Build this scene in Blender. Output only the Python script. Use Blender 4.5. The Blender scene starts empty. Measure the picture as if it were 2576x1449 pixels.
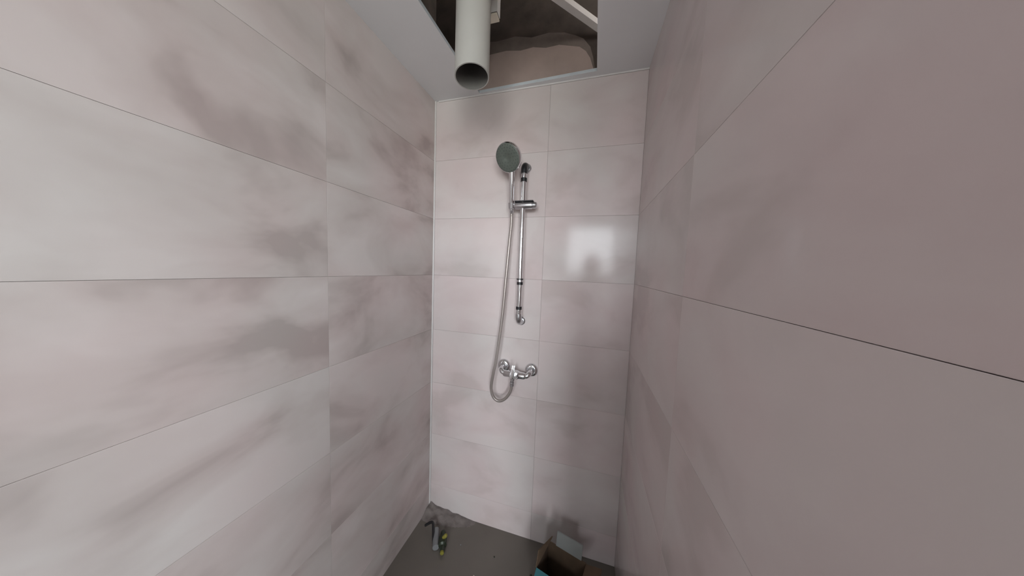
import bpy, bmesh, math, random
from mathutils import Vector, Matrix, noise

random.seed(7)
SC = bpy.context.scene
COL = SC.collection

# ------------------------------------------------------------------ camera
CAM = Vector((0.805, -1.2469, 1.3946))
YAW, PITCH, ROLL, FPX = -0.2770, -0.0708, 0.0370, 654.24
_f = Vector((math.sin(YAW) * math.cos(PITCH), math.cos(YAW) * math.cos(PITCH), math.sin(PITCH)))
_r = Vector((math.cos(YAW), -math.sin(YAW), 0))
_u = _r.cross(_f)
RIGHT = _r * math.cos(ROLL) + _u * math.sin(ROLL)
UP = -_r * math.sin(ROLL) + _u * math.cos(ROLL)
FWD = _f
cd = bpy.data.cameras.new('camera')
cam = bpy.data.objects.new('camera', cd)
COL.objects.link(cam)
cd.sensor_width = 36.0
cd.lens = 36.0 * FPX / 2576.0
cd.clip_start = 0.005
cam.matrix_world = Matrix(((RIGHT.x, UP.x, -FWD.x, CAM.x), (RIGHT.y, UP.y, -FWD.y, CAM.y),
                           (RIGHT.z, UP.z, -FWD.z, CAM.z), (0, 0, 0, 1)))
SC.camera = cam

# ------------------------------------------------------------------ room sizes
H = 2.25            # false ceiling
W = 1.0086          # width of the shower niche
JAMB = -1.19        # the right wall of the niche ends here
XR, YF = 2.40, -3.20
WIN = (0.44, 1.25, 1.32, 2.18)   # window in the front wall: x0, x1, z0, z1
FILL_DOOR = (1.33, 2.16, 0.06, 2.18)   # half-glazed balcony door beside it, unseen, added for more daylight

# ------------------------------------------------------------------ daylight
world = bpy.data.worlds.new('world')
SC.world = world
world.use_nodes = True
nt = world.node_tree
nt.nodes.clear()
wo = nt.nodes.new('ShaderNodeOutputWorld')
bg = nt.nodes.new('ShaderNodeBackground')
tc = nt.nodes.new('ShaderNodeTexCoord')
sx = nt.nodes.new('ShaderNodeSeparateXYZ')
rp = nt.nodes.new('ShaderNodeValToRGB')
rp.color_ramp.elements[0].position = 0.47
rp.color_ramp.elements[0].color = (0.42, 0.42, 0.40, 1)     # ground outside
rp.color_ramp.elements[1].position = 0.53
rp.color_ramp.elements[1].color = (0.93, 0.96, 1.0, 1)       # overcast sky
mp = nt.nodes.new('ShaderNodeMapRange')
mp.inputs['From Min'].default_value = -1
nt.links.new(tc.outputs['Generated'], sx.inputs[0])
nt.links.new(sx.outputs['Z'], mp.inputs['Value'])
nt.links.new(mp.outputs[0], rp.inputs[0])
nt.links.new(rp.outputs[0], bg.inputs['Color'])
bg.inputs['Strength'].default_value = 30.5
nt.links.new(bg.outputs[0], wo.inputs[0])

for q in (WIN, (FILL_DOOR[0], FILL_DOOR[1], 0.80, FILL_DOOR[3])):
    pl = bpy.data.lights.new('daylight_portal', 'AREA')
    pl.shape = 'RECTANGLE'
    pl.size, pl.size_y = q[1] - q[0], q[3] - q[2]
    pl.cycles.is_portal = True
    plo = bpy.data.objects.new('daylight_portal', pl)
    COL.objects.link(plo)
    plo.location = ((q[0] + q[1]) / 2, YF - 0.16, (q[2] + q[3]) / 2)
    plo.rotation_euler = (math.pi / 2, 0, 0)      # shines towards +y

SC.view_settings.view_transform = 'Standard'
SC.view_settings.look = 'None'
SC.view_settings.gamma = 1.0
SC.view_settings.use_curve_mapping = False
SC.view_settings.exposure = 0.0

# ------------------------------------------------------------------ materials
def new_mat(name):
    m = bpy.data.materials.new(name)
    m.use_nodes = True
    n = m.node_tree.nodes
    return m, n, m.node_tree.links, n['Principled BSDF']


def plain(name, col, rough=0.5, metal=0.0, var=0.08, scale=12.0, bump=0.0, spec=0.5):
    m, n, l, b = new_mat(name)
    t = n.new('ShaderNodeTexCoord')
    no = n.new('ShaderNodeTexNoise')
    no.inputs['Scale'].default_value = scale
    no.inputs['Detail'].default_value = 4
    l.new(t.outputs['Object'], no.inputs['Vector'])
    r = n.new('ShaderNodeValToRGB')
    r.color_ramp.elements[0].position = 0.3
    r.color_ramp.elements[1].position = 0.7
    r.color_ramp.elements[0].color = tuple(c * (1 - var) for c in col) + (1,)
    r.color_ramp.elements[1].color = tuple(min(1, c * (1 + var)) for c in col) + (1,)
    l.new(no.outputs['Fac'], r.inputs[0])
    l.new(r.outputs[0], b.inputs['Base Color'])
    b.inputs['Roughness'].default_value = rough
    b.inputs['Metallic'].default_value = metal
    b.inputs['Specular IOR Level'].default_value = spec
    if bump:
        bp = n.new('ShaderNodeBump')
        bp.inputs['Strength'].default_value = bump
        bp.inputs['Distance'].default_value = 0.01
        l.new(no.outputs['Fac'], bp.inputs['Height'])
        l.new(bp.outputs[0], b.inputs['Normal'])
    return m


def tile_material(name, dark, mid, light, seed, lo=0.36, hi=0.62):
    """Concrete-look glazed tile: brushed cloudy patches that differ from tile to tile."""
    m, n, l, b = new_mat(name)
    t = n.new('ShaderNodeTexCoord')
    oi = n.new('ShaderNodeObjectInfo')
    mul = n.new('ShaderNodeMath'); mul.operation = 'MULTIPLY'
    mul.inputs[1].default_value = 53.0 + seed
    l.new(oi.outputs['Random'], mul.inputs[0])
    add = n.new('ShaderNodeVectorMath'); add.operation = 'ADD'
    l.new(t.outputs['Object'], add.inputs[0]); l.new(mul.outputs[0], add.inputs[1])
    mapn = n.new('ShaderNodeMapping')
    mapn.inputs['Scale'].default_value = (3.0, 3.0, 4.6)
    l.new(add.outputs[0], mapn.inputs['Vector'])
    n1 = n.new('ShaderNodeTexNoise')
    n1.inputs['Scale'].default_value = 1.0; n1.inputs['Detail'].default_value = 4
    n1.inputs['Roughness'].default_value = 0.5; n1.inputs['Distortion'].default_value = 0.35
    l.new(mapn.outputs[0], n1.inputs['Vector'])
    r = n.new('ShaderNodeValToRGB')
    e = r.color_ramp.elements
    e[0].position = lo; e[0].color = dark + (1,)
    e[1].position = hi; e[1].color = light + (1,)
    k = e.new((lo + hi) / 2 - 0.03); k.color = mid + (1,)
    l.new(n1.outputs['Fac'], r.inputs[0])
    # slow drift between a greyer and a pinker glaze
    n2 = n.new('ShaderNodeTexNoise')
    n2.inputs['Scale'].default_value = 3.1; n2.inputs['Detail'].default_value = 2
    l.new(add.outputs[0], n2.inputs['Vector'])
    r2 = n.new('ShaderNodeValToRGB')
    r2.color_ramp.elements[0].position = 0.35; r2.color_ramp.elements[0].color = (1.0, 0.955, 0.955, 1)
    r2.color_ramp.elements[1].position = 0.65; r2.color_ramp.elements[1].color = (0.97, 0.985, 0.975, 1)
    l.new(n2.outputs['Fac'], r2.inputs[0])
    mx = n.new('ShaderNodeMix'); mx.data_type = 'RGBA'; mx.blend_type = 'MULTIPLY'
    mx.inputs['Factor'].default_value = 1.0
    l.new(r.outputs[0], mx.inputs['A']); l.new(r2.outputs[0], mx.inputs['B'])
    l.new(mx.outputs['Result'], b.inputs['Base Color'])
    b.inputs['Roughness'].default_value = 0.13
    b.inputs['Specular IOR Level'].default_value = 0.15
    return m


M = {}
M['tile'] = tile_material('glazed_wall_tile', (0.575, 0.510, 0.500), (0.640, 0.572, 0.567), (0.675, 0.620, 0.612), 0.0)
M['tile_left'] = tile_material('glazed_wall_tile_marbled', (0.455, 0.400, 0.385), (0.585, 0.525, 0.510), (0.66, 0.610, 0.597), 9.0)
M['grout'] = plain('grey_grout', (0.74, 0.68, 0.67), 0.8)
M['paint'] = plain('white_ceiling_paint', (0.82, 0.83, 0.85), 0.7, var=0.03, scale=3)
M['board_edge'] = plain('plasterboard_edge', (0.55, 0.60, 0.64), 0.85)
M['trim'] = plain('white_trim', (0.68, 0.66, 0.65), 0.45, var=0.03)
M['outer'] = plain('white_wall_paint', (0.78, 0.76, 0.74), 0.7, var=0.04, scale=2)
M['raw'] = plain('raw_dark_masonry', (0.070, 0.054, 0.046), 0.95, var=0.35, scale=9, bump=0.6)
M['falloff'] = plain('brown_painted_falloff', (0.165, 0.135, 0.12), 0.95, var=0.2, scale=14, bump=0.5)  # middle tone for the light falloff painted up the void wall
M['plaster'] = plain('raw_pink_plaster', (0.385, 0.305, 0.275), 0.95, var=0.12, scale=7, bump=0.4)
M['floor'] = plain('brown_grey_floor', (0.135, 0.120, 0.103), 0.42, var=0.10, scale=3.2)
M['mortar'] = plain('pinkish_mortar', (0.19, 0.165, 0.155), 0.95, var=0.2, scale=30, bump=0.5)
M['chrome'] = plain('chrome', (0.80, 0.81, 0.83), 0.09, 1.0, var=0.02)
M['chrome_soft'] = plain('brushed_chrome', (0.62, 0.62, 0.64), 0.28, 1.0, var=0.03)
M['black'] = plain('black_plastic', (0.012, 0.012, 0.014), 0.35)
M['face'] = plain('grey_green_spray_face', (0.105, 0.122, 0.106), 0.55, var=0.05)
M['nozzle'] = plain('dark_rubber_nozzle', (0.07, 0.08, 0.075), 0.6)
M['hose'] = plain('grey_brown_hose', (0.36, 0.32, 0.30), 0.35, 0.55, var=0.05)
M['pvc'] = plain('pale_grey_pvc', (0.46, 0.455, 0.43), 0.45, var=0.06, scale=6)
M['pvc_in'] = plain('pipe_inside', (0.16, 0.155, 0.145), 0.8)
M['galv'] = plain('galvanised_steel', (0.58, 0.55, 0.54), 0.45, 0.35, var=0.08)
M['card'] = plain('brown_cardboard', (0.095, 0.062, 0.038), 0.9, var=0.12, scale=25)
M['cardw'] = plain('white_lined_cardboard', (0.25, 0.262, 0.255), 0.7, var=0.04)
M['cyan'] = plain('cyan_print', (0.012, 0.125, 0.15), 0.5, var=0.06)
M['ygreen'] = plain('yellow_green_plastic', (0.22, 0.20, 0.03), 0.45, var=0.2, scale=60)
M['palegrey'] = plain('pale_grey_plastic', (0.20, 0.205, 0.21), 0.5)
M['bottle'] = plain('dark_green_metal', (0.03, 0.04, 0.025), 0.4, 0.3)
M['wood'] = plain('door_brown', (0.25, 0.16, 0.10), 0.5)
M['cream'] = plain('cream_cap', (0.72, 0.66, 0.55), 0.6)
M['skin'] = plain('skin', (0.45, 0.27, 0.19), 0.55)
M['shirt'] = plain('dark_cloth', (0.10, 0.10, 0.11), 0.9)
M['jeans'] = plain('blue_grey_cloth', (0.16, 0.19, 0.25), 0.9)
M['hair'] = plain('dark_hair', (0.02, 0.016, 0.012), 0.6)
M['eye'] = plain('eye_white', (0.7, 0.7, 0.68), 0.3)
M['lips'] = plain('lips', (0.35, 0.14, 0.12), 0.5)


def glass_material():
    m, n, l, b = new_mat('window_glass')
    n.remove(b)
    tr = n.new('ShaderNodeBsdfTransparent'); tr.inputs[0].default_value = (0.97, 0.98, 0.98, 1)
    gl = n.new('ShaderNodeBsdfGlossy'); gl.inputs['Roughness'].default_value = 0.02
    mx = n.new('ShaderNodeMixShader'); fr = n.new('ShaderNodeFresnel'); fr.inputs[0].default_value = 1.45
    l.new(fr.outputs[0], mx.inputs[0]); l.new(tr.outputs[0], mx.inputs[1]); l.new(gl.outputs[0], mx.inputs[2])
    l.new(mx.outputs[0], n['Material Output'].inputs['Surface'])
    return m


M['glass'] = glass_material()

# ------------------------------------------------------------------ helpers
def link(name, me, mats, parent=None, loc=None):
    if not isinstance(mats, (list, tuple)):
        mats = [mats]
    if len(me.materials) == 0:
        for m in mats:
            me.materials.append(M[m] if isinstance(m, str) else m)
    o = bpy.data.objects.new(name, me)
    COL.objects.link(o)
    if loc is not None:
        o.location = loc
    if parent is not None:
        o.parent = parent
    return o


def from_bm(name, bm, mats, parent=None, loc=None, smooth=False):
    me = bpy.data.meshes.new(name)
    bmesh.ops.recalc_face_normals(bm, faces=bm.faces)
    bm.to_mesh(me)
    bm.free()
    if smooth:
        for p in me.polygons:
            p.use_smooth = True
        me.set_sharp_from_angle(angle=math.radians(smooth if smooth is not True else 40))
    return link(name, me, mats, parent, loc)


def structure(o):
    o['kind'] = 'structure'
    return o


def tag(o, label, cat, group=None):
    o['label'] = label
    o['category'] = cat
    if group:
        o['group'] = group
    return o


def empty(name, loc):
    o = bpy.data.objects.new(name, None)
    o.empty_display_size = 0.05
    COL.objects.link(o)
    o.location = loc
    return o


def place(ob, parent):
    """Parent a part built in world coordinates to an Empty without moving it."""
    ob.parent = parent
    ob.matrix_parent_inverse = Matrix.Translation(-parent.location)
    return ob


def box(bm, x0, x1, y0, y1, z0, z1, mi=0):
    v = [bm.verts.new(p) for p in ((x0, y0, z0), (x1, y0, z0), (x1, y1, z0), (x0, y1, z0),
                                   (x0, y0, z1), (x1, y0, z1), (x1, y1, z1), (x0, y1, z1))]
    for q in ((0, 3, 2, 1), (4, 5, 6, 7), (0, 1, 5, 4), (1, 2, 6, 5), (2, 3, 7, 6), (3, 0, 4, 7)):
        f = bm.faces.new([v[i] for i in q])
        f.material_index = mi
    return v


def bevel_all(bm, w, seg=2):
    bmesh.ops.bevel(bm, geom=list(bm.edges), offset=w, segments=seg, affect='EDGES', profile=0.6)


def frame_of(d):
    d = d.normalized()
    a = Vector((0, 0, 1)) if abs(d.z) < 0.9 else Vector((1, 0, 0))
    s = d.cross(a).normalized()
    return s, d.cross(s).normalized()


def tube(bm, pts, rad, n=16, cap=True, mi=0):
    """Round tube through pts; rad a number or a list."""
    pts = [Vector(p) for p in pts]
    rads = rad if isinstance(rad, (list, tuple)) else [rad] * len(pts)
    rings = []
    s = None
    for i, p in enumerate(pts):
        d = (pts[min(i + 1, len(pts) - 1)] - pts[max(i - 1, 0)])
        if d.length < 1e-9:
            d = Vector((0, 0, 1))
        d.normalize()
        if s is None:
            s, t = frame_of(d)
        else:
            s = (s - d * s.dot(d)).normalized()
            t = d.cross(s)
        rings.append([bm.verts.new(p + (s * math.cos(2 * math.pi * k / n) + t * math.sin(2 * math.pi * k / n)) * rads[i])
                      for k in range(n)])
    for a, b in zip(rings, rings[1:]):
        for k in range(n):
            f = bm.faces.new((a[k], a[(k + 1) % n], b[(k + 1) % n], b[k]))
            f.material_index = mi
    if cap:
        for rg in (rings[0], rings[-1]):
            f = bm.faces.new(rg)
            f.material_index = mi
    return rings


def spline(pts, k=8):
    P = [Vector(p) for p in pts]
    P = [P[0] * 2 - P[1]] + P + [P[-1] * 2 - P[-2]]
    out = []
    for i in range(1, len(P) - 2):
        a, b, c, d = P[i - 1], P[i], P[i + 1], P[i + 2]
        for j in range(k):
            t = j / k
            out.append(0.5 * ((2 * b) + (c - a) * t + (2 * a - 5 * b + 4 * c - d) * t * t + (3 * b - a - 3 * c + d) * t ** 3))
    out.append(P[-2])
    return out


def lathe(bm, prof, origin, axis, n=32, mi=0):
    """prof: (distance along axis, radius)."""
    axis = Vector(axis).normalized()
    s, t = frame_of(axis)
    o = Vector(origin)
    rings = []
    for a, r in prof:
        c = o + axis * a
        if r < 1e-6:
            rings.append([bm.verts.new(c)])
        else:
            rings.append([bm.verts.new(c + (s * math.cos(2 * math.pi * k / n) + t * math.sin(2 * math.pi * k / n)) * r)
                          for k in range(n)])
    for a, b in zip(rings, rings[1:]):
        for k in range(n):
            j = (k + 1) % n
            if len(a) == 1 and len(b) == 1:
                continue
            if len(a) == 1:
                f = bm.faces.new((a[0], b[j], b[k]))
            elif len(b) == 1:
                f = bm.faces.new((a[k], a[j], b[0]))
            else:
                f = bm.faces.new((a[k], a[j], b[j], b[k]))
            f.material_index = mi


def prism(bm, poly, z0, z1, mi=0, edge_mi=None):
    lo = [bm.verts.new((x, y, z0)) for x, y in poly]
    hi = [bm.verts.new((x, y, z1)) for x, y in poly]
    f = bm.faces.new(lo[::-1]); f.material_index = mi
    f = bm.faces.new(hi); f.material_index = mi
    n = len(poly)
    for i in range(n):
        f = bm.faces.new((lo[i], lo[(i + 1) % n], hi[(i + 1) % n], hi[i]))
        f.material_index = mi if edge_mi is None else edge_mi


# ------------------------------------------------------------------ the shell
TH = 0.009      # tile thickness
bm = bmesh.new()
box(bm, -0.12, XR + 0.1, YF - 0.1, 0.15, -0.1, 0.0)
structure(from_bm('floor', bm, 'floor'))

_tiles = {}


def tile_mesh(w, h, mat):
    key = (round(w, 4), round(h, 4), mat)
    if key not in _tiles:
        bm = bmesh.new()
        v = box(bm, -w / 2, w / 2, -TH, 0, -h / 2, h / 2)       # front face looks to -y
        front = [e for e in bm.edges if all(abs(q.co.y + TH) < 1e-6 for q in e.verts)]
        bmesh.ops.bevel(bm, geom=front, offset=0.0003, segments=1, affect='EDGES')
        bmesh.ops.recalc_face_normals(bm, faces=bm.faces)
        me = bpy.data.meshes.new('tile')
        bm.to_mesh(me); bm.free()
        me.materials.append(M[mat])
        _tiles[key] = me
    return _tiles[key]


def tile_wall(parent, origin, along, rotz, length, mat, tw=0.6, th=0.3, joint=0.0006, top=H, cut_first=None):
    """Tiles hang from the ceiling down; the cut row ends at the floor."""
    zs = [top]
    while zs[-1] > 0.001:
        zs.append(max(0.0, zs[-1] - th))
    us = [0.0]
    if cut_first:
        us.append(cut_first)
    while us[-1] < length - 0.001:
        us.append(min(length, us[-1] + tw))
    o = Vector(origin); a = Vector(along)
    for i in range(len(zs) - 1):
        for j in range(len(us) - 1):
            w = us[j + 1] - us[j] - joint
            h = zs[i] - zs[i + 1] - joint
            if w < 0.01 or h < 0.01:
                continue
            ob = bpy.data.objects.new('tile', tile_mesh(w, h, mat))
            COL.objects.link(ob)
            ob.location = o + a * ((us[j] + us[j + 1]) / 2) + Vector((0, 0, (zs[i] + zs[i + 1]) / 2))
            ob.rotation_euler = (0, 0, rotz)
            ob.parent = parent


def wall(name, boxes, mat):
    bm = bmesh.new()
    for b in boxes:
        box(bm, *b)
    return structure(from_bm(name, bm, mat))


# each backing stands a tile's thickness behind the tiled plane (joints barely recessed)
RC = TH - 0.0003
wb = wall('wall_back', [(-0.12, W + 0.12, RC, 0.15, 0, H)], 'grout')
tile_wall(wb, (0, TH, 0), (1, 0, 0), 0, W, 'tile')
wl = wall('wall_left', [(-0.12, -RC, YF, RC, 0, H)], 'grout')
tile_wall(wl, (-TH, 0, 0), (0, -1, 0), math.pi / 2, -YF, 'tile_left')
wr = wall('wall_right', [(W + RC, W + 0.12, JAMB, RC, 0, H)], 'grout')
tile_wall(wr, (W + TH, 0, 0), (0, -1, 0), -math.pi / 2, -JAMB, 'tile')
wall('wall_outer', [(W + 0.12, XR, JAMB, JAMB + 0.12, 0, H), (XR, XR + 0.1, YF, JAMB + 0.12, 0, H)], 'outer')
x0, x1, z0, z1 = WIN
d0, d1, e0, e1 = FILL_DOOR
wall('wall_front', [(-0.12, x0, YF - 0.2, YF, 0, H), (d1, XR + 0.1, YF - 0.2, YF, 0, H), (x1, d0, YF - 0.2, YF, 0, H),
                    (x0, x1, YF - 0.2, YF, 0, z0), (x0, x1, YF - 0.2, YF, z1, H),
                    (d0, d1, YF - 0.2, YF, 0, e0), (d0, d1, YF - 0.2, YF, e1, H)], 'outer')
# white metal jamb profile at the free end of the right wall
bm = bmesh.new()
box(bm, W - 0.001, W + 0.121, JAMB - 0.012, JAMB, 0.001, H - 0.001)
structure(from_bm('trim_4', bm, 'trim'))

# window and added fill-light balcony door with frames, rails and panes
def glazing(name, q, rails, fr, pn, solid=False):
    x0, x1, z0, z1 = q
    w = structure(empty(name, ((x0 + x1) / 2, YF - 0.1, z0)))
    t = 0.045
    bm = bmesh.new()
    for b in ((x0, x0 + t, z0, z1), (x1 - t, x1, z0, z1), (x0 + t, x1 - t, z0, z0 + t), (x0 + t, x1 - t, z1 - t, z1)):
        box(bm, b[0], b[1], YF - 0.15, YF - 0.09, b[2], b[3])
    place(from_bm(fr, bm, 'trim'), w)
    zz = [z0 + t]
    for r in rails:
        bm = bmesh.new()
        box(bm, x0 + t, x1 - t, YF - 0.15, YF - 0.09, r, r + t)
        place(from_bm('fill_door_cross_rail', bm, 'trim'), w)
        zz += [r, r + t]
    zz.append(z1 - t)
    for a, b in zip(zz[::2], zz[1::2]):
        bm = bmesh.new()
        if solid and a == zz[0]:
            box(bm, x0 + t, x1 - t, YF - 0.134, YF - 0.108, a, b)
            place(from_bm('fill_door_panel', bm, 'trim'), w)
            continue
        box(bm, x0 + t, x1 - t, YF - 0.124, YF - 0.118, a, b)
        place(from_bm(pn, bm, 'glass'), w)
    return w


win = glazing('window_1', WIN, [], 'window_frame', 'window_pane')
bm = bmesh.new()
box(bm, WIN[0] - 0.04, WIN[1] + 0.03, YF - 0.09, YF + 0.05, WIN[2] - 0.03, WIN[2] - 0.001)
place(from_bm('window_sill', bm, 'trim'), win)
dr = glazing('fill_door_1', FILL_DOOR, [0.80], 'fill_door_frame', 'fill_door_pane', True)
bm = bmesh.new()
tube(bm, [(FILL_DOOR[0] + 0.022, YF - 0.09, 1.05), (FILL_DOOR[0] + 0.022, YF - 0.045, 1.05), (FILL_DOOR[0] + 0.12, YF - 0.045, 1.05)], 0.009, 10)
place(from_bm('fill_door_handle', bm, 'chrome_soft', smooth=True), dr)

# false ceiling of plasterboard with the open hatch
HN = -0.52
CT = 0.0125
bm = bmesh.new()
prism(bm, [(-0.01, 0.008), (-0.01, YF), (0.232, YF), (0.232, HN), (0.252, -0.014), (0.252, 0.008)], H, H + CT, 0, 1)
prism(bm, [(0.252, 0.008), (0.252, -0.014), (0.800, -0.033), (0.800, 0.008)], H, H + CT, 0, 1)
prism(bm, [(0.800, 0.008), (0.800, -0.033), (0.786, HN), (0.786, YF), (XR, YF), (XR, JAMB + 0.12), (W + 0.12, JAMB + 0.12), (W + 0.12, 0.008)], H, H + CT, 0, 1)
prism(bm, [(0.232, HN), (0.232, YF), (0.786, YF), (0.786, HN)], H, H + CT, 0, 1)
bmesh.ops.remove_doubles(bm, verts=bm.verts, dist=1e-5)
structure(from_bm('ceiling', bm, ['paint', 'board_edge']))

# void above it: raw masonry, a slab and a coat of pink plaster
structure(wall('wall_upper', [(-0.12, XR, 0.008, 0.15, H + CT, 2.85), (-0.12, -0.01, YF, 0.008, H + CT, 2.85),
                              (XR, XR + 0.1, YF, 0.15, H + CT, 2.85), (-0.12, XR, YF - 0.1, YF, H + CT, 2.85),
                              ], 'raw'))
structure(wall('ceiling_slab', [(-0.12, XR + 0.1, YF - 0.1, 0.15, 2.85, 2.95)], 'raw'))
def coat(name, pp, yf, mat):
    bm = bmesh.new()
    fr = [bm.verts.new((x, yf, z)) for x, z in pp]
    bk = [bm.verts.new((x, 0.008, z + 0.004)) for x, z in pp]
    bm.faces.new(fr)
    for i in range(len(pp)):
        j = (i + 1) % len(pp)
        bm.faces.new((fr[i], fr[j], bk[j], bk[i]))
    structure(from_bm(name, bm, mat))


coat('painted_falloff_coat', [(-0.01, H + CT), (0.795, H + CT), (0.789, 2.29), (0.780, 2.335), (0.766, 2.38), (0.735, 2.42), (0.70, 2.44), (0.65, 2.462),
                              (0.58, 2.475), (0.50, 2.470), (0.42, 2.49), (0.33, 2.485), (0.22, 2.50), (0.1, 2.49), (-0.01, 2.50)], 0.002, 'falloff')  # browner band above the pink plaster, light falloff put into the colour
coat('plaster_finish_coat', [(-0.01, H + CT), (0.790, H + CT), (0.780, 2.295), (0.768, 2.330), (0.748, 2.362), (0.72, 2.385), (0.68, 2.396), (0.63, 2.410), (0.57, 2.408),
                             (0.51, 2.422), (0.45, 2.418), (0.38, 2.430), (0.25, 2.425), (0.1, 2.435), (-0.01, 2.44)], -0.003, 'plaster')

# trims: corner bead, ceiling line
bm = bmesh.new()
tube(bm, [(0.003, -0.003, 0.0), (0.003, -0.003, H)], 0.0045, 8)
structure(from_bm('trim_1', bm, 'trim', smooth=True))
bm = bmesh.new()
box(bm, 0.02, W, -0.004, 0.0, H - 0.006, H)
structure(from_bm('trim_2', bm, 'trim'))

# ------------------------------------------------------------------ duct and profiles in the hatch
duct = empty('vent_pipe', (0.406, -0.42, 2.02))
tag(duct, 'wide pale grey plastic pipe with open end hanging out of the ceiling hatch', 'pipe')
bm = bmesh.new()
R0, R1 = 0.056, 0.0525
n = 48
rings = []
for r, zt, cut in ((R0, 2.85, 0), (R0, 2.022, 1), (R1, 2.022, 1)):
    rg = []
    for k in range(n):
        a = 2 * math.pi * k / n
        x, y = math.cos(a) * r, math.sin(a) * r
        z = zt + (0.10 * x - 0.06 * y if cut else 0)
        rg.append(bm.verts.new((0.406 + x, -0.42 + y, z)))
    rings.append(rg)
for a, b in zip(rings, rings[1:]):
    for k in range(n):
        bm.faces.new((a[k], a[(k + 1) % n], b[(k + 1) % n], b[k]))
place(from_bm('pipe_wall', bm, 'pvc', smooth=30), duct)
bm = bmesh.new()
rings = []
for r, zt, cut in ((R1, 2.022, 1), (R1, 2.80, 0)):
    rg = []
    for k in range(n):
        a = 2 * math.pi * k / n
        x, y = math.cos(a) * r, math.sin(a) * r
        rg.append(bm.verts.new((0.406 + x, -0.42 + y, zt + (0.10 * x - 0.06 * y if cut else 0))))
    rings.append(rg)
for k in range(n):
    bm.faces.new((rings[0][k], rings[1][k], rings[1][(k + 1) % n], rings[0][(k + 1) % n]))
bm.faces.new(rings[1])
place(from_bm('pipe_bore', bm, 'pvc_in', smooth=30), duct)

hg = empty('ceiling_hanger', (0.432, -0.30, 2.29))
tag(hg, 'slim white ceiling hanger profile ending beside the wide plastic pipe', 'profile')
bm = bmesh.new()
ax, ay = 0.414, -0.325
for b in ((ax, ax + 0.002, ay, ay + 0.028), (ax + 0.036, ax + 0.038, ay, ay + 0.028), (ax, ax + 0.038, ay - 0.002, ay)):
    box(bm, *b, 2.300, 2.85)
place(from_bm('channel', bm, 'trim'), hg)
bm = bmesh.new()
v = box(bm, ax - 0.001, ax + 0.037, ay - 0.004, ay + 0.026, 2.288, 2.294)
clip = place(from_bm('end_clip', bm, 'cream'), hg)
bm = bmesh.new()
box(bm, ax + 0.012, ax + 0.026, ay + 0.004, ay + 0.018, 2.294, 2.302)
from_bm('clip_neck', bm, 'cream', clip)

bm = bmesh.new()
a, b = Vector((0.52, -0.340, 2.40)), Vector((0.84, -0.008, 2.40))
d = (b - a).normalized(); s = Vector((d.y, -d.x, 0))
def bar(bm, off0, off1, h0, h1):
    v = [bm.verts.new(p) for p in (a + s * off0 + Vector((0, 0, h0)), b + s * off0 + Vector((0, 0, h0)), b + s * off1 + Vector((0, 0, h0)), a + s * off1 + Vector((0, 0, h0)),
                                   a + s * off0 + Vector((0, 0, h1)), b + s * off0 + Vector((0, 0, h1)), b + s * off1 + Vector((0, 0, h1)), a + s * off1 + Vector((0, 0, h1)))]
    for q in ((0, 3, 2, 1), (4, 5, 6, 7), (0, 1, 5, 4), (1, 2, 6, 5), (2, 3, 7, 6), (3, 0, 4, 7)):
        bm.faces.new([v[i] for i in q])
bar(bm, -0.013, 0.013, 0, 0.002)
bar(bm, -0.013, -0.011, 0.002, 0.022)
bar(bm, 0.011, 0.013, 0.002, 0.022)
tag(from_bm('ceiling_profile', bm, 'galv'), 'grey metal channel running diagonally across the open ceiling hatch', 'profile')

# ------------------------------------------------------------------ shower rail
RX, RY = 0.505, -0.060
rail = empty('shower_rail', (RX, 0, 1.13))
tag(rail, 'tall chrome shower slide rail with black rings on the tiled back wall', 'shower rail')
def part(name, bm, mat, parent, smooth=35):
    return place(from_bm(name, bm, mat, smooth=smooth), parent)
bm = bmesh.new()
tube(bm, [(RX, RY, 1.185), (RX, RY, 1.86)], 0.0120, 24)
part('rail_tube', bm, 'chrome', rail)
for zc, zz, name in ((1.835, 1.0, 'top'), (1.185, -1.0, 'bottom')):
    # elbow that turns from the rail back into the wall
    bm = bmesh.new()
    path = [(RX, RY, zc), (RX, RY, zc + zz * 0.012)]
    for k in range(1, 9):
        a = k / 8 * math.pi / 2
        path.append((RX, RY + 0.03 * (1 - math.cos(a)), zc + zz * (0.012 + 0.03 * math.sin(a))))
    path += [(RX, -0.012, zc + zz * 0.042)]
    tube(bm, path, 0.0148, 24)
    el = part('wall_elbow', bm, 'chrome_soft' if zz < 0 else 'black', rail)
    bm = bmesh.new()
    lathe(bm, [(0, 0.0), (0, 0.021), (0.008, 0.021), (0.012, 0.017), (0.012, 0.0)], (RX, 0.0, zc + zz * 0.042), (0, -1, 0), 28)
    fl = from_bm('wall_flange', bm, 'chrome_soft', smooth=35)
    fl.parent = el
    bm = bmesh.new()
    lathe(bm, [(0, 0.0), (0, 0.0136), (0.020, 0.0136), (0.020, 0)], (RX, RY, zc - 0.006 - (0.02 if zz > 0 else -0.006)), (0, 0, 1), 24)
    part('chrome_collar', bm, 'chrome', rail)
for zc, hh, r in ((1.805, 0.016, 0.0145), (1.351, 0.005, 0.0160), (1.331, 0.013, 0.0142), (1.214, 0.014, 0.0142)):
    bm = bmesh.new()
    lathe(bm, [(0, 0.0), (0, r), (hh, r), (hh, 0)], (RX, RY, zc - hh / 2), (0, 0, 1), 24)
    part('black_ring', bm, 'black', rail)
bm = bmesh.new()
lathe(bm, [(0, 0.0), (0, 0.0145), (0.010, 0.0145), (0.010, 0)], (RX, RY, 1.3385), (0, 0, 1), 24)
part('chrome_ring', bm, 'chrome_soft', rail)

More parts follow.
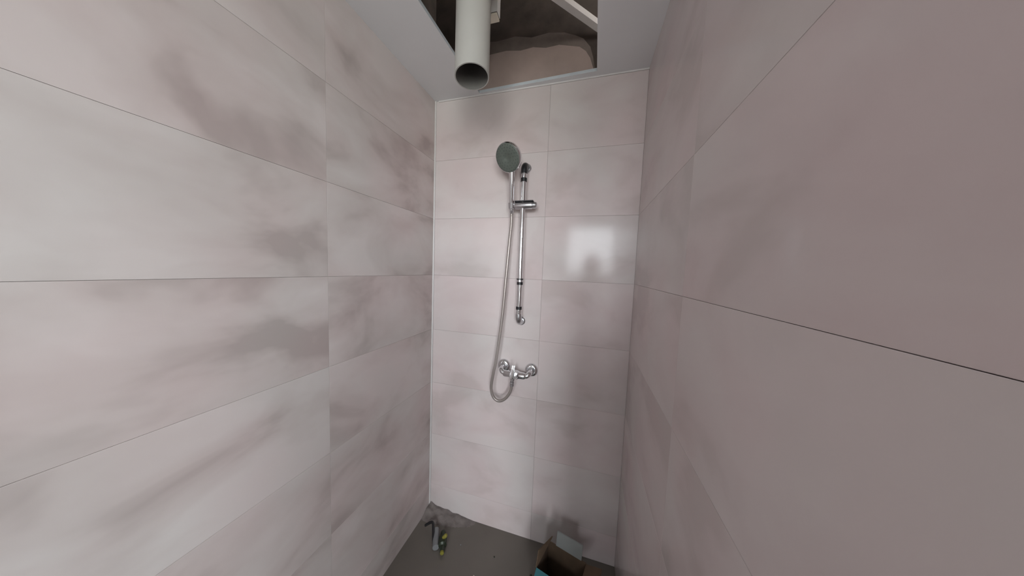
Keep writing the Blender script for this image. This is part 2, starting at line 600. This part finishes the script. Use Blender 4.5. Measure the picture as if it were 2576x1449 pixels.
# sliding holder
sl = empty('shower_holder', (RX, RY, 1.69))
tag(sl, 'grey chrome sliding bracket clamped on the rail, holding the hand shower', 'bracket')
bm = bmesh.new()
lathe(bm, [(0, 0.0), (0, 0.014), (0.004, 0.0165), (0.080, 0.0165), (0.084, 0.0150), (0.084, 0)], (0.4665, RY - 0.002, 1.690), (1, 0, 0), 28)
part('clamp_body', bm, 'chrome_soft', sl)
bm = bmesh.new()
lathe(bm, [(0, 0.0), (0, 0.013), (0.002, 0.0145), (0.016, 0.0145), (0.020, 0.011), (0.020, 0)], (0.5505, RY - 0.002, 1.690), (1, 0, 0), 28)
part('clamp_knob', bm, 'chrome_soft', sl)
bm = bmesh.new()
box(bm, 0.468, 0.556, RY - 0.016, RY + 0.012, 1.7045, 1.7105)
bevel_all(bm, 0.0015, 1)
part('black_top_plate', bm, 'black', sl)
HB = Vector((0.452, -0.064, 1.690))      # cone that carries the handle
HD = Vector((0.008, -0.042, 0.149)).normalized()
bm = bmesh.new()
lathe(bm, [(-0.012, 0.0110), (-0.012, 0.0150), (0.014, 0.0165), (0.014, 0.0125), (-0.012, 0.0110)], HB, HD, 28)
part('handle_cone', bm, 'chrome_soft', sl)

# hand shower
hs = empty('hand_shower', tuple(HB))
tag(hs, 'round chrome hand shower with grey-green spray face above the rail bracket', 'shower head')
HC = Vector((0.449, -0.142, 1.874))        # centre of the spray face
HN_ = Vector((-0.27, -0.86, -0.54)).normalized()
RH = 0.062
bm = bmesh.new()
back = [(0.0, RH * 0.945), (-0.003, RH * 0.99), (-0.007, RH), (-0.017, RH * 0.985), (-0.025, RH * 0.90), (-0.033, RH * 0.60), (-0.037, RH * 0.30), (-0.038, 0)]
lathe(bm, back, HC, HN_, 56)
part('head_shell', bm, 'chrome', hs, 50)
bm = bmesh.new()
lathe(bm, [(-0.0005, RH * 0.947), (0.002, RH * 0.92), (0.0035, RH * 0.85), (0.005, RH * 0.2), (0.0035, RH * 0.17), (0.0035, 0)], HC, HN_, 56)
fc = part('spray_face', bm, 'face', hs, 50)
s_, t_ = frame_of(HN_)
bm = bmesh.new()
for ring, cnt in ((0.30, 8), (0.50, 14), (0.68, 20), (0.84, 26)):
    for k in range(cnt):
        a = 2 * math.pi * k / cnt
        c = HC + (s_ * math.cos(a) + t_ * math.sin(a)) * RH * ring + HN_ * 0.0044
        lathe(bm, [(0, 0.0016), (0.0016, 0.0011), (0.0016, 0)], c, HN_, 6)
nz = from_bm('spray_nozzles', bm, 'nozzle')
nz.parent = fc
nz['kind'] = 'stuff'
# handle: from the head's lower back edge down through the cone
dn = (Vector((0, 0, -1)) - HN_ * HN_.dot(Vector((0, 0, -1)))).normalized()
top = HC + dn * (RH * 0.80) - HN_ * 0.014
b0 = HB + HD * 0.0145
hp = spline([b0, b0.lerp(top, 0.35), b0.lerp(top, 0.7), top, HC + dn * (RH * 0.35) - HN_ * 0.022], 8)
nn = len(hp)
bm = bmesh.new()
tube(bm, hp, [0.0115 + 0.0015 * min(1, max(0, (i / nn - 0.2) * 2)) for i in range(nn)], 24)
part('handle', bm, 'chrome', hs)
bm = bmesh.new()
lathe(bm, [(0, 0.0), (0, 0.0085), (0.004, 0.0105), (0.020, 0.0105), (0.020, 0)], HB - HD * 0.0345, HD, 20)
part('hose_nut', bm, 'chrome_soft', hs)

# ------------------------------------------------------------------ mixer tap
mx_ = empty('shower_mixer', (0.497, 0, 0.905))
tag(mx_, 'chrome shower mixer tap with two round wall plates below the rail', 'mixer tap')
YM = -0.060
for xw, zw in ((0.424, 0.905), (0.568, 0.901)):
    bm = bmesh.new()
    lathe(bm, [(0, 0), (0, 0.0335), (0.004, 0.0335), (0.012, 0.029), (0.016, 0.020), (0.017, 0)], (xw, 0, zw), (0, -1, 0), 36)
    part('wall_plate', bm, 'chrome', mx_, 50)
    bm = bmesh.new()
    inx = 0.012 if xw < 0.5 else -0.012
    tube(bm, spline([(xw, -0.014, zw), (xw, -0.036, zw), (xw + inx * 0.2, -0.052, zw - 0.003), (xw + inx, YM, zw - 0.011), (xw + inx * 2.2, YM, zw - 0.014)], 6), 0.0125, 20)
    su = part('s_union', bm, 'chrome', mx_)
    bm = bmesh.new()
    lathe(bm, [(0, 0), (0, 0.0165), (0.014, 0.0165), (0.016, 0.014), (0.016, 0)], (xw, -0.016, zw), (0, -1, 0), 6)
    from_bm('union_nut', bm, 'chrome_soft', su)
bm = bmesh.new()
lathe(bm, [(0, 0), (0, 0.013), (0.006, 0.0165), (0.034, 0.0175), (0.042, 0.0235), (0.070, 0.0235), (0.078, 0.0175), (0.104, 0.0165), (0.110, 0.013), (0.110, 0)],
      (0.441, YM, 0.888), (1, 0, 0), 32)
part('body', bm, 'chrome', mx_, 50)
bm = bmesh.new()
lathe(bm, [(0, 0.022), (0.012, 0.0225), (0.020, 0.019), (0.024, 0.0)], (0.497, YM - 0.008, 0.890), (0, -1, 0.25), 32)
dome = part('cartridge_dome', bm, 'chrome', mx_, 50)
bm = bmesh.new()
box(bm, -0.008, 0.008, -0.006, 0.006, -0.018, 0.044)
bevel_all(bm, 0.003, 2)
bmesh.ops.transform(bm, matrix=Matrix.Translation((0.4965, YM - 0.036, 0.902)) @ Matrix.Rotation(math.radians(-12), 4, 'X'), verts=bm.verts)
from_bm('lever', bm, 'chrome', dome, smooth=40)
bm = bmesh.new()
lathe(bm, [(0, 0.012), (0.012, 0.012), (0.014, 0.0095), (0.022, 0.0095), (0.022, 0.0)], (0.490, YM - 0.002, 0.876), (-0.20, -0.05, -1), 24)
part('outlet', bm, 'chrome_soft', mx_)

# hose
ho = empty('shower_hose', (0.482, -0.064, 0.856))
tag(ho, 'long grey-brown flexible hose hanging in a loop from hand shower to mixer', 'hose')
h0 = HB - HD * 0.033
pts = [tuple(h0), tuple(h0 - Vector((0, -0.004, 0.025))), (0.4495, -0.050, 1.600), (0.4455, -0.052, 1.539), (0.435, -0.058, 1.348), (0.424, -0.064, 1.153),
       (0.403, -0.070, 0.951), (0.393, -0.071, 0.893), (0.3825, -0.070, 0.822), (0.3850, -0.069, 0.788), (0.397, -0.067, 0.759),
       (0.417, -0.065, 0.746), (0.440, -0.064, 0.751), (0.461, -0.063, 0.770), (0.478, -0.063, 0.800), (0.486, -0.0635, 0.832)]
sp = spline(pts, 14)
bm = bmesh.new()
acc = 0.0
rad = []
for i, p in enumerate(sp):
    rad.append(0.0072)
tube(bm, sp, rad, 14)
htube = part('hose_tube', bm, 'hose', ho, 60)
# spiral winding
bm = bmesh.new()
res = []
L = 0.0
prev = sp[0]
dist = [0.0]
for p in sp[1:]:
    L += (p - prev).length; dist.append(L); prev = p
stepn = int(L / 0.0016)
wind = []
j = 0
sref = Vector((1, 0, 0))
for i in range(stepn):
    q = L * i / stepn
    while j < len(dist) - 2 and dist[j + 1] < q:
        j += 1
    tt = (q - dist[j]) / max(1e-9, dist[j + 1] - dist[j])
    c = sp[j].lerp(sp[j + 1], tt)
    dd = (sp[j + 1] - sp[j]).normalized()
    sref = (sref - dd * sref.dot(dd)).normalized()
    t2 = dd.cross(sref)
    a = q / 0.0080 * 2 * math.pi
    wind.append(c + (sref * math.cos(a) + t2 * math.sin(a)) * 0.0070)
tube(bm, wind, 0.0013, 4)
from_bm('hose_winding', bm, 'hose', htube, smooth=60)
bm = bmesh.new()
lathe(bm, [(0, 0.0), (0, 0.0085), (0.003, 0.0112), (0.019, 0.0112), (0.022, 0.009), (0.022, 0)], (0.4855, -0.0635, 0.829), (0.0, 0.0, 1), 20)
part('hose_nut', bm, 'chrome_soft', ho)

# ------------------------------------------------------------------ cardboard box in the right corner
bx = empty('cardboard_box', (0.78, -0.26, 0))
tag(bx, 'open cardboard box with cyan print and a white-lined flap by the right wall', 'box')
Lc = Vector((0.676, -0.285, 0)); vv = Vector((0.965, -0.262, 0)).normalized(); uu = Vector((0.262, 0.965, 0)).normalized()
BW, BD, BH, T = 0.165, 0.125, 0.205, 0.004
def P3(a, b, z):
    return Lc + vv * a + uu * b + Vector((0, 0, z))
def slab(bm, a, b, c, d, off, mi_in=0, mi_out=0):
    """quad a,b,c,d thickened by vector off; first face takes mi_in, second mi_out."""
    q = [bm.verts.new(Vector(p)) for p in (a, b, c, d)]
    w = [bm.verts.new(Vector(p) + Vector(off)) for p in (a, b, c, d)]
    f = bm.faces.new(q); f.material_index = mi_in
    f = bm.faces.new(w[::-1]); f.material_index = mi_out
    for i in range(4):
        f = bm.faces.new((q[i], w[i], w[(i + 1) % 4], q[(i + 1) % 4])); f.material_index = mi_in
def boxpart(name, quads, mats):
    bm = bmesh.new()
    for q in quads:
        slab(bm, *q)
    return place(from_bm(name, bm, mats), bx)
z0b = 0.001
boxpart('box_wall', [(P3(0, 0, z0b), P3(BW, 0, z0b), P3(BW, 0, BH), P3(0, 0, BH), -uu * T, 0, 1)], ['card', 'cyan'])
boxpart('box_wall', [(P3(0, BD, z0b), P3(BW, BD, z0b), P3(BW, BD, BH), P3(0, BD, BH), uu * T, 0, 1)], ['card', 'cyan'])
boxpart('box_wall', [(P3(0, 0, z0b), P3(0, BD, z0b), P3(0, BD, BH), P3(0, 0, BH), -vv * T, 0, 1)], ['card', 'cyan'])
boxpart('box_wall', [(P3(BW, 0, z0b), P3(BW, BD, z0b), P3(BW, BD, BH), P3(BW, 0, BH), vv * T, 0, 1)], ['card', 'cyan'])
boxpart('box_bottom', [(P3(0, 0, z0b), P3(BW, 0, z0b), P3(BW, BD, z0b), P3(0, BD, z0b), Vector((0, 0, T)), 0, 0)], ['card'])
# flaps: back one stands up, white inside; left one stands a little inwards; right one leans out; front one hangs out
f = boxpart('white_flap', [(P3(0.034, BD, BH), P3(BW - 0.02, BD, BH), P3(BW - 0.02, BD + 0.010, BH + 0.058), P3(0.034, BD + 0.010, BH + 0.058), uu * T, 0, 1)], ['cardw', 'card'])
f['label'] = 'white-lined back flap standing up'
boxpart('box_flap', [(P3(0, 0.0, BH), P3(0, BD, BH), P3(0.022, BD - 0.01, BH + 0.045), P3(-0.004, 0.03, BH + 0.045), -vv * T, 0, 0)], ['card'])
boxpart('box_flap', [(P3(BW, 0, BH), P3(BW, BD, BH), P3(BW + 0.062, BD - 0.01, BH + 0.030), P3(BW + 0.062, 0, BH + 0.030), vv * T * 0.5 - Vector((0, 0, T)), 0, 0)], ['card'])
f = boxpart('cyan_flap', [(P3(0.0, 0, BH), P3(BW, 0, BH), P3(BW, -0.050, BH - 0.05), P3(0.0, -0.050, BH - 0.05), Vector((0, 0, T)), 0, 1)], ['card', 'cyan'])
f['label'] = 'cyan printed front flap folded outwards'

# ------------------------------------------------------------------ small valve on the floor
vt = empty('floor_valve', (0.16, -0.17, 0))
tag(vt, 'small dark valve with bent black lever and yellow-green knob on the floor', 'valve')
bm = bmesh.new()
pth = [(0.052, -0.118, 0.018), (0.078, -0.108, 0.034), (0.095, -0.112, 0.040), (0.112, -0.135, 0.032), (0.150, -0.190, 0.008)]
tube(bm, spline(pth, 5), 0.0065, 10)
part('black_lever', bm, 'black', vt)
bm = bmesh.new()
tube(bm, [(0.118, -0.118, 0.016), (0.165, -0.196, 0.016)], 0.0155, 20)
part('pale_tube', bm, 'palegrey', vt)
bm = bmesh.new()
lathe(bm, [(0, 0.0), (0, 0.010), (0.01, 0.013), (0.03, 0.013), (0.034, 0.020), (0.070, 0.020), (0.076, 0.012), (0.10, 0.011), (0.10, 0)],
      (0.160, -0.118, 0.0205), (0.46, -0.88, 0), 18)
vbody = part('valve_body', bm, 'bottle', vt)
bm = bmesh.new()
lathe(bm, [(0, 0.0), (0, 0.008), (0.018, 0.009), (0.024, 0.006), (0.024, 0)], (0.185, -0.160, 0.036), (0.45, 0.15, 0.5), 12)
part('yellow_knob', bm, 'ygreen', vt)
bm = bmesh.new()
lathe(bm, [(0, 0.0), (0, 0.009), (0.010, 0.009), (0.010, 0)], (0.2055, -0.205, 0.0205), (0.46, -0.88, 0), 8)
from_bm('brass_nut', bm, 'ygreen', vbody)

# ------------------------------------------------------------------ mortar in the corner, chips
bm = bmesh.new()
NX, NY = 34, 16
grid = []
for i in range(NX + 1):
    row = []
    for j in range(NY + 1):
        x = 0.30 * i / NX; y = -0.085 * j / NY
        d = math.hypot(x / 0.30, y / 0.085)
        hgt = max(0.0, 1 - d) ** 1.2 * 0.045
        hgt *= 0.75 + 0.5 * noise.noise(Vector((x * 30, y * 40, 3.1)))
        row.append(bm.verts.new((x + 0.001, y - 0.001, max(0.0006, hgt))))
    grid.append(row)
for i in range(NX):
    for j in range(NY):
        if all(v.co.z < 0.0007 for v in (grid[i][j], grid[i + 1][j], grid[i + 1][j + 1], grid[i][j + 1])):
            continue
        bm.faces.new((grid[i][j], grid[i + 1][j], grid[i + 1][j + 1], grid[i][j + 1]))
bmesh.ops.delete(bm, geom=[v for v in bm.verts if not v.link_faces], context='VERTS')
tag(from_bm('mortar_heap', bm, 'mortar', smooth=60), 'low heap of pinkish mortar dust in the left floor corner', 'mortar')

def chip(loc, s, mat, label):
    bm = bmesh.new()
    bmesh.ops.create_icosphere(bm, subdivisions=1, radius=s)
    for v in bm.verts:
        v.co *= 0.75 + 0.5 * random.random()
        v.co.z *= 0.55
    lo = min(v.co.z for v in bm.verts)
    o = from_bm('plaster_chip', bm, mat, loc=(loc[0], loc[1], -lo))
    tag(o, label, 'debris', 'chips on the floor')

chip((0.270, -0.135), 0.004, 'palegrey', 'tiny pale chip on the floor just right of the valve')
chip((0.390, -0.240), 0.005, 'cream', 'small cream chip on bare floor near the front of the frame')
chip((0.450, -0.135), 0.004, 'bottle', 'tiny dark crumb on floor midway between valve and box')
chip((0.635, -0.160), 0.007, 'bottle', 'dark crumb on the floor against the cardboard box')

# ------------------------------------------------------------------ the photographer, seen only as a reflection in the tiles
pe = empty('person', (0.80, -1.66, 0))
tag(pe, 'person in dark top and blue-grey trousers holding up a phone, reflected in the tiles', 'person')


def skin_mesh(verts, edges, radii, root, levels=2):
    me = bpy.data.meshes.new('skin_base')
    me.from_pydata([Vector(v) for v in verts], edges, [])
    o = bpy.data.objects.new('skin_base', me)
    COL.objects.link(o)
    sk = o.modifiers.new('skin', 'SKIN')
    sk.use_smooth_shade = True
    sub = o.modifiers.new('sub', 'SUBSURF')
    sub.levels = levels; sub.render_levels = levels
    for i, d in enumerate(me.skin_vertices[0].data):
        r = radii[i]
        d.radius = r if isinstance(r, tuple) else (r, r)
        d.use_root = (i == root)
    dg = bpy.context.evaluated_depsgraph_get()
    out = bpy.data.meshes.new_from_object(o.evaluated_get(dg))
    bpy.data.objects.remove(o)
    bpy.data.meshes.remove(me)
    for p in out.polygons:
        p.use_smooth = True
    return out


pc = CAM - FWD * 0.024 + RIGHT * 0.004 - UP * 0.055         # phone centre, just behind the lens
HX, HY, HZ = 0.848, -1.60, 1.465                            # head
V, E_, Rr = [], [], []
def jv(p, r, link_to=None):
    V.append(tuple(p)); Rr.append(r)
    if link_to is not None:
        E_.append((link_to, len(V) - 1))
    return len(V) - 1
pel = jv((0.800, -1.68, 0.82), (0.145, 0.105))
wst = jv((0.803, -1.68, 0.98), (0.125, 0.092), pel)
che = jv((0.810, -1.68, 1.14), (0.150, 0.105), wst)
upc = jv((0.822, -1.675, 1.245), (0.115, 0.085), che)
nck = jv((0.838, -1.645, 1.325), 0.052, upc)
skl = jv((HX, HY - 0.008, 1.395), 0.060, nck)
wrists = {}
for sgn in (-1, 1):
    hip = jv((0.800 + sgn * 0.09, -1.68, 0.76), 0.085, pel)
    kne = jv((0.800 + sgn * 0.10, -1.66, 0.43), 0.056, hip)
    clf = jv((0.800 + sgn * 0.105, -1.685, 0.28), 0.052, kne)
    ank = jv((0.800 + sgn * 0.105, -1.69, 0.075), 0.036, clf)
    hee = jv((0.800 + sgn * 0.107, -1.685, 0.042), 0.038, ank)
    jv((0.800 + sgn * 0.120, -1.56, 0.030), (0.040, 0.026), hee)
    sho = jv((0.818 + sgn * 0.155, -1.675, 1.235), 0.058, upc)
    elb = jv((0.815 + sgn * 0.205, -1.60, 1.03), 0.042, sho)
    fa = jv((0.815 + sgn * 0.165, -1.49, 1.13), 0.036, elb)
    wp = pc - FWD * 0.060 + RIGHT * (sgn * 0.075) - UP * 0.075
    wr_ = jv(wp, 0.026, fa)
    pm = pc - FWD * 0.022 + RIGHT * (sgn * 0.062) - UP * 0.030
    jv(pm, (0.016, 0.026), wr_)
    wrists[sgn] = (Vector(wp), Vector(pm))
me = skin_mesh(V, E_, Rr, pel)
me.materials.clear()
for k in ('skin', 'shirt', 'jeans', 'black'):
    me.materials.append(M[k])
for p in me.polygons:
    c = p.center
    mi = 1
    if c.z < 0.09:
        mi = 3
    elif c.z < 0.90:
        mi = 2
    elif c.z > 1.315 and abs(c.x - 0.84) < 0.09 and c.y < -1.5:
        mi = 0
    elif min((c - wrists[q][0]).length for q in wrists) < 0.03 or c.y > wrists[1][0].y - 0.005:
        mi = 0
    p.material_index = mi
place(link('body', me, ['skin']), pe)


def head_mesh():
    bm = bmesh.new()
    bmesh.ops.create_uvsphere(bm, u_segments=32, v_segments=24, radius=1.0)
    for v in bm.verts:
        x, y, z = v.co
        w = 0.076 * (1 - 0.22 * max(0, -z)); d = 0.092 * (1 - 0.10 * max(0, -z)); h = 0.118
        q = Vector((x * w, y * d, z * h))
        if y > 0.6 and -0.35 < z < 0.05:              # nose
            q.y += 0.024 * max(0, 1 - abs(x) / 0.22) * max(0, 1 - abs(z + 0.18) / 0.24)
        if y > 0.5 and abs(z - 0.02) < 0.16 and 0.22 < abs(x) < 0.60:  # eye sockets
            q.y -= 0.007
        if y > 0.55 and z < -0.70:                     # chin
            q.y += 0.010
        v.co = q + Vector((HX, HY, HZ))
    return bm
head = place(from_bm('head', head_mesh(), 'skin', smooth=True), pe)
for sgn in (-1, 1):
    bm = bmesh.new()
    bmesh.ops.create_uvsphere(bm, u_segments=14, v_segments=10, radius=0.012)
    bmesh.ops.translate(bm, verts=bm.verts, vec=(HX + sgn * 0.031, HY + 0.074, HZ + 0.004))
    ey = from_bm('eye', bm, 'eye', head, smooth=True)
    ey.data.materials.append(M['hair'])
    for p in ey.data.polygons:
        if p.center.y > HY + 0.0845:
            p.material_index = 1
    bm = bmesh.new()
    bmesh.ops.create_uvsphere(bm, u_segments=14, v_segments=10, radius=1)
    for v in bm.verts:
        v.co = Vector((v.co.x * 0.010, v.co.y * 0.018, v.co.z * 0.031)) + Vector((HX + sgn * 0.076, HY - 0.006, HZ - 0.005))
    from_bm('ear', bm, 'skin', head, smooth=True)
bm = bmesh.new()
bmesh.ops.create_uvsphere(bm, u_segments=14, v_segments=8, radius=1)
for v in bm.verts:
    v.co = Vector((v.co.x * 0.024, v.co.y * 0.006, v.co.z * 0.008)) + Vector((HX, HY + 0.083, HZ - 0.058))
from_bm('mouth', bm, 'lips', head, smooth=True)
bm = bmesh.new()
bmesh.ops.create_uvsphere(bm, u_segments=32, v_segments=24, radius=1)
bmesh.ops.delete(bm, geom=[v for v in bm.verts if (v.co.y > 0.35 and v.co.z < 0.52) or v.co.z < -0.45 or (v.co.y > 0 and v.co.z < 0.05)], context='VERTS')
for v in bm.verts:
    v.co = Vector((v.co.x * 0.084, v.co.y * 0.100, v.co.z * 0.127)) + Vector((HX, HY - 0.003, HZ))
from_bm('hair', bm, 'hair', head, smooth=True)
# fingers closing on the phone's edges
for sgn in (-1, 1):
    wp, pm = wrists[sgn]
    for k in range(4):
        base = pm + UP * (0.020 - 0.017 * k) + RIGHT * (sgn * 0.006)
        ln = (0.042, 0.046, 0.042, 0.034)[k]
        a = base + FWD * 0.012
        b = a + FWD * 0.008 - RIGHT * (sgn * ln * 0.30)
        c = pc + RIGHT * (sgn * 0.037) + UP * ((base - pc).dot(UP)) + FWD * 0.008
        fm = skin_mesh([base, a.lerp(b, 0.3), b.lerp(c, 0.6), c], [(0, 1), (1, 2), (2, 3)], [0.0085, 0.0082, 0.0076, 0.0066], 0)
        fm.materials.clear()
        place(link('finger', fm, 'skin'), pe)
    th = skin_mesh([pm - UP * 0.012, pm - FWD * 0.010 - RIGHT * (sgn * 0.012) + UP * 0.004, pc - FWD * 0.012 + RIGHT * (sgn * 0.026) - UP * 0.004],
                   [(0, 1), (1, 2)], [0.0105, 0.0098, 0.0082], 0)
    th.materials.clear()
    place(link('thumb', th, 'skin'), pe)

ph = empty('phone', tuple(pc))
tag(ph, 'black phone held upright in both hands by the reflected person', 'phone')
PM = Matrix(((RIGHT.x, UP.x, -FWD.x, pc.x), (RIGHT.y, UP.y, -FWD.y, pc.y), (RIGHT.z, UP.z, -FWD.z, pc.z), (0, 0, 0, 1)))
bm = bmesh.new()
box(bm, -0.036, 0.036, -0.076, 0.076, -0.004, 0.004)
bevel_all(bm, 0.003, 2)
bmesh.ops.transform(bm, matrix=PM, verts=bm.verts)
pcase = place(from_bm('phone_case', bm, 'black', smooth=40), ph)
bm = bmesh.new()
lathe(bm, [(0, 0.007), (0.0015, 0.007), (0.0015, 0)], pc + FWD * 0.004 + UP * 0.055 - RIGHT * 0.004, FWD, 20)
from_bm('phone_lens', bm, 'chrome_soft', pcase)
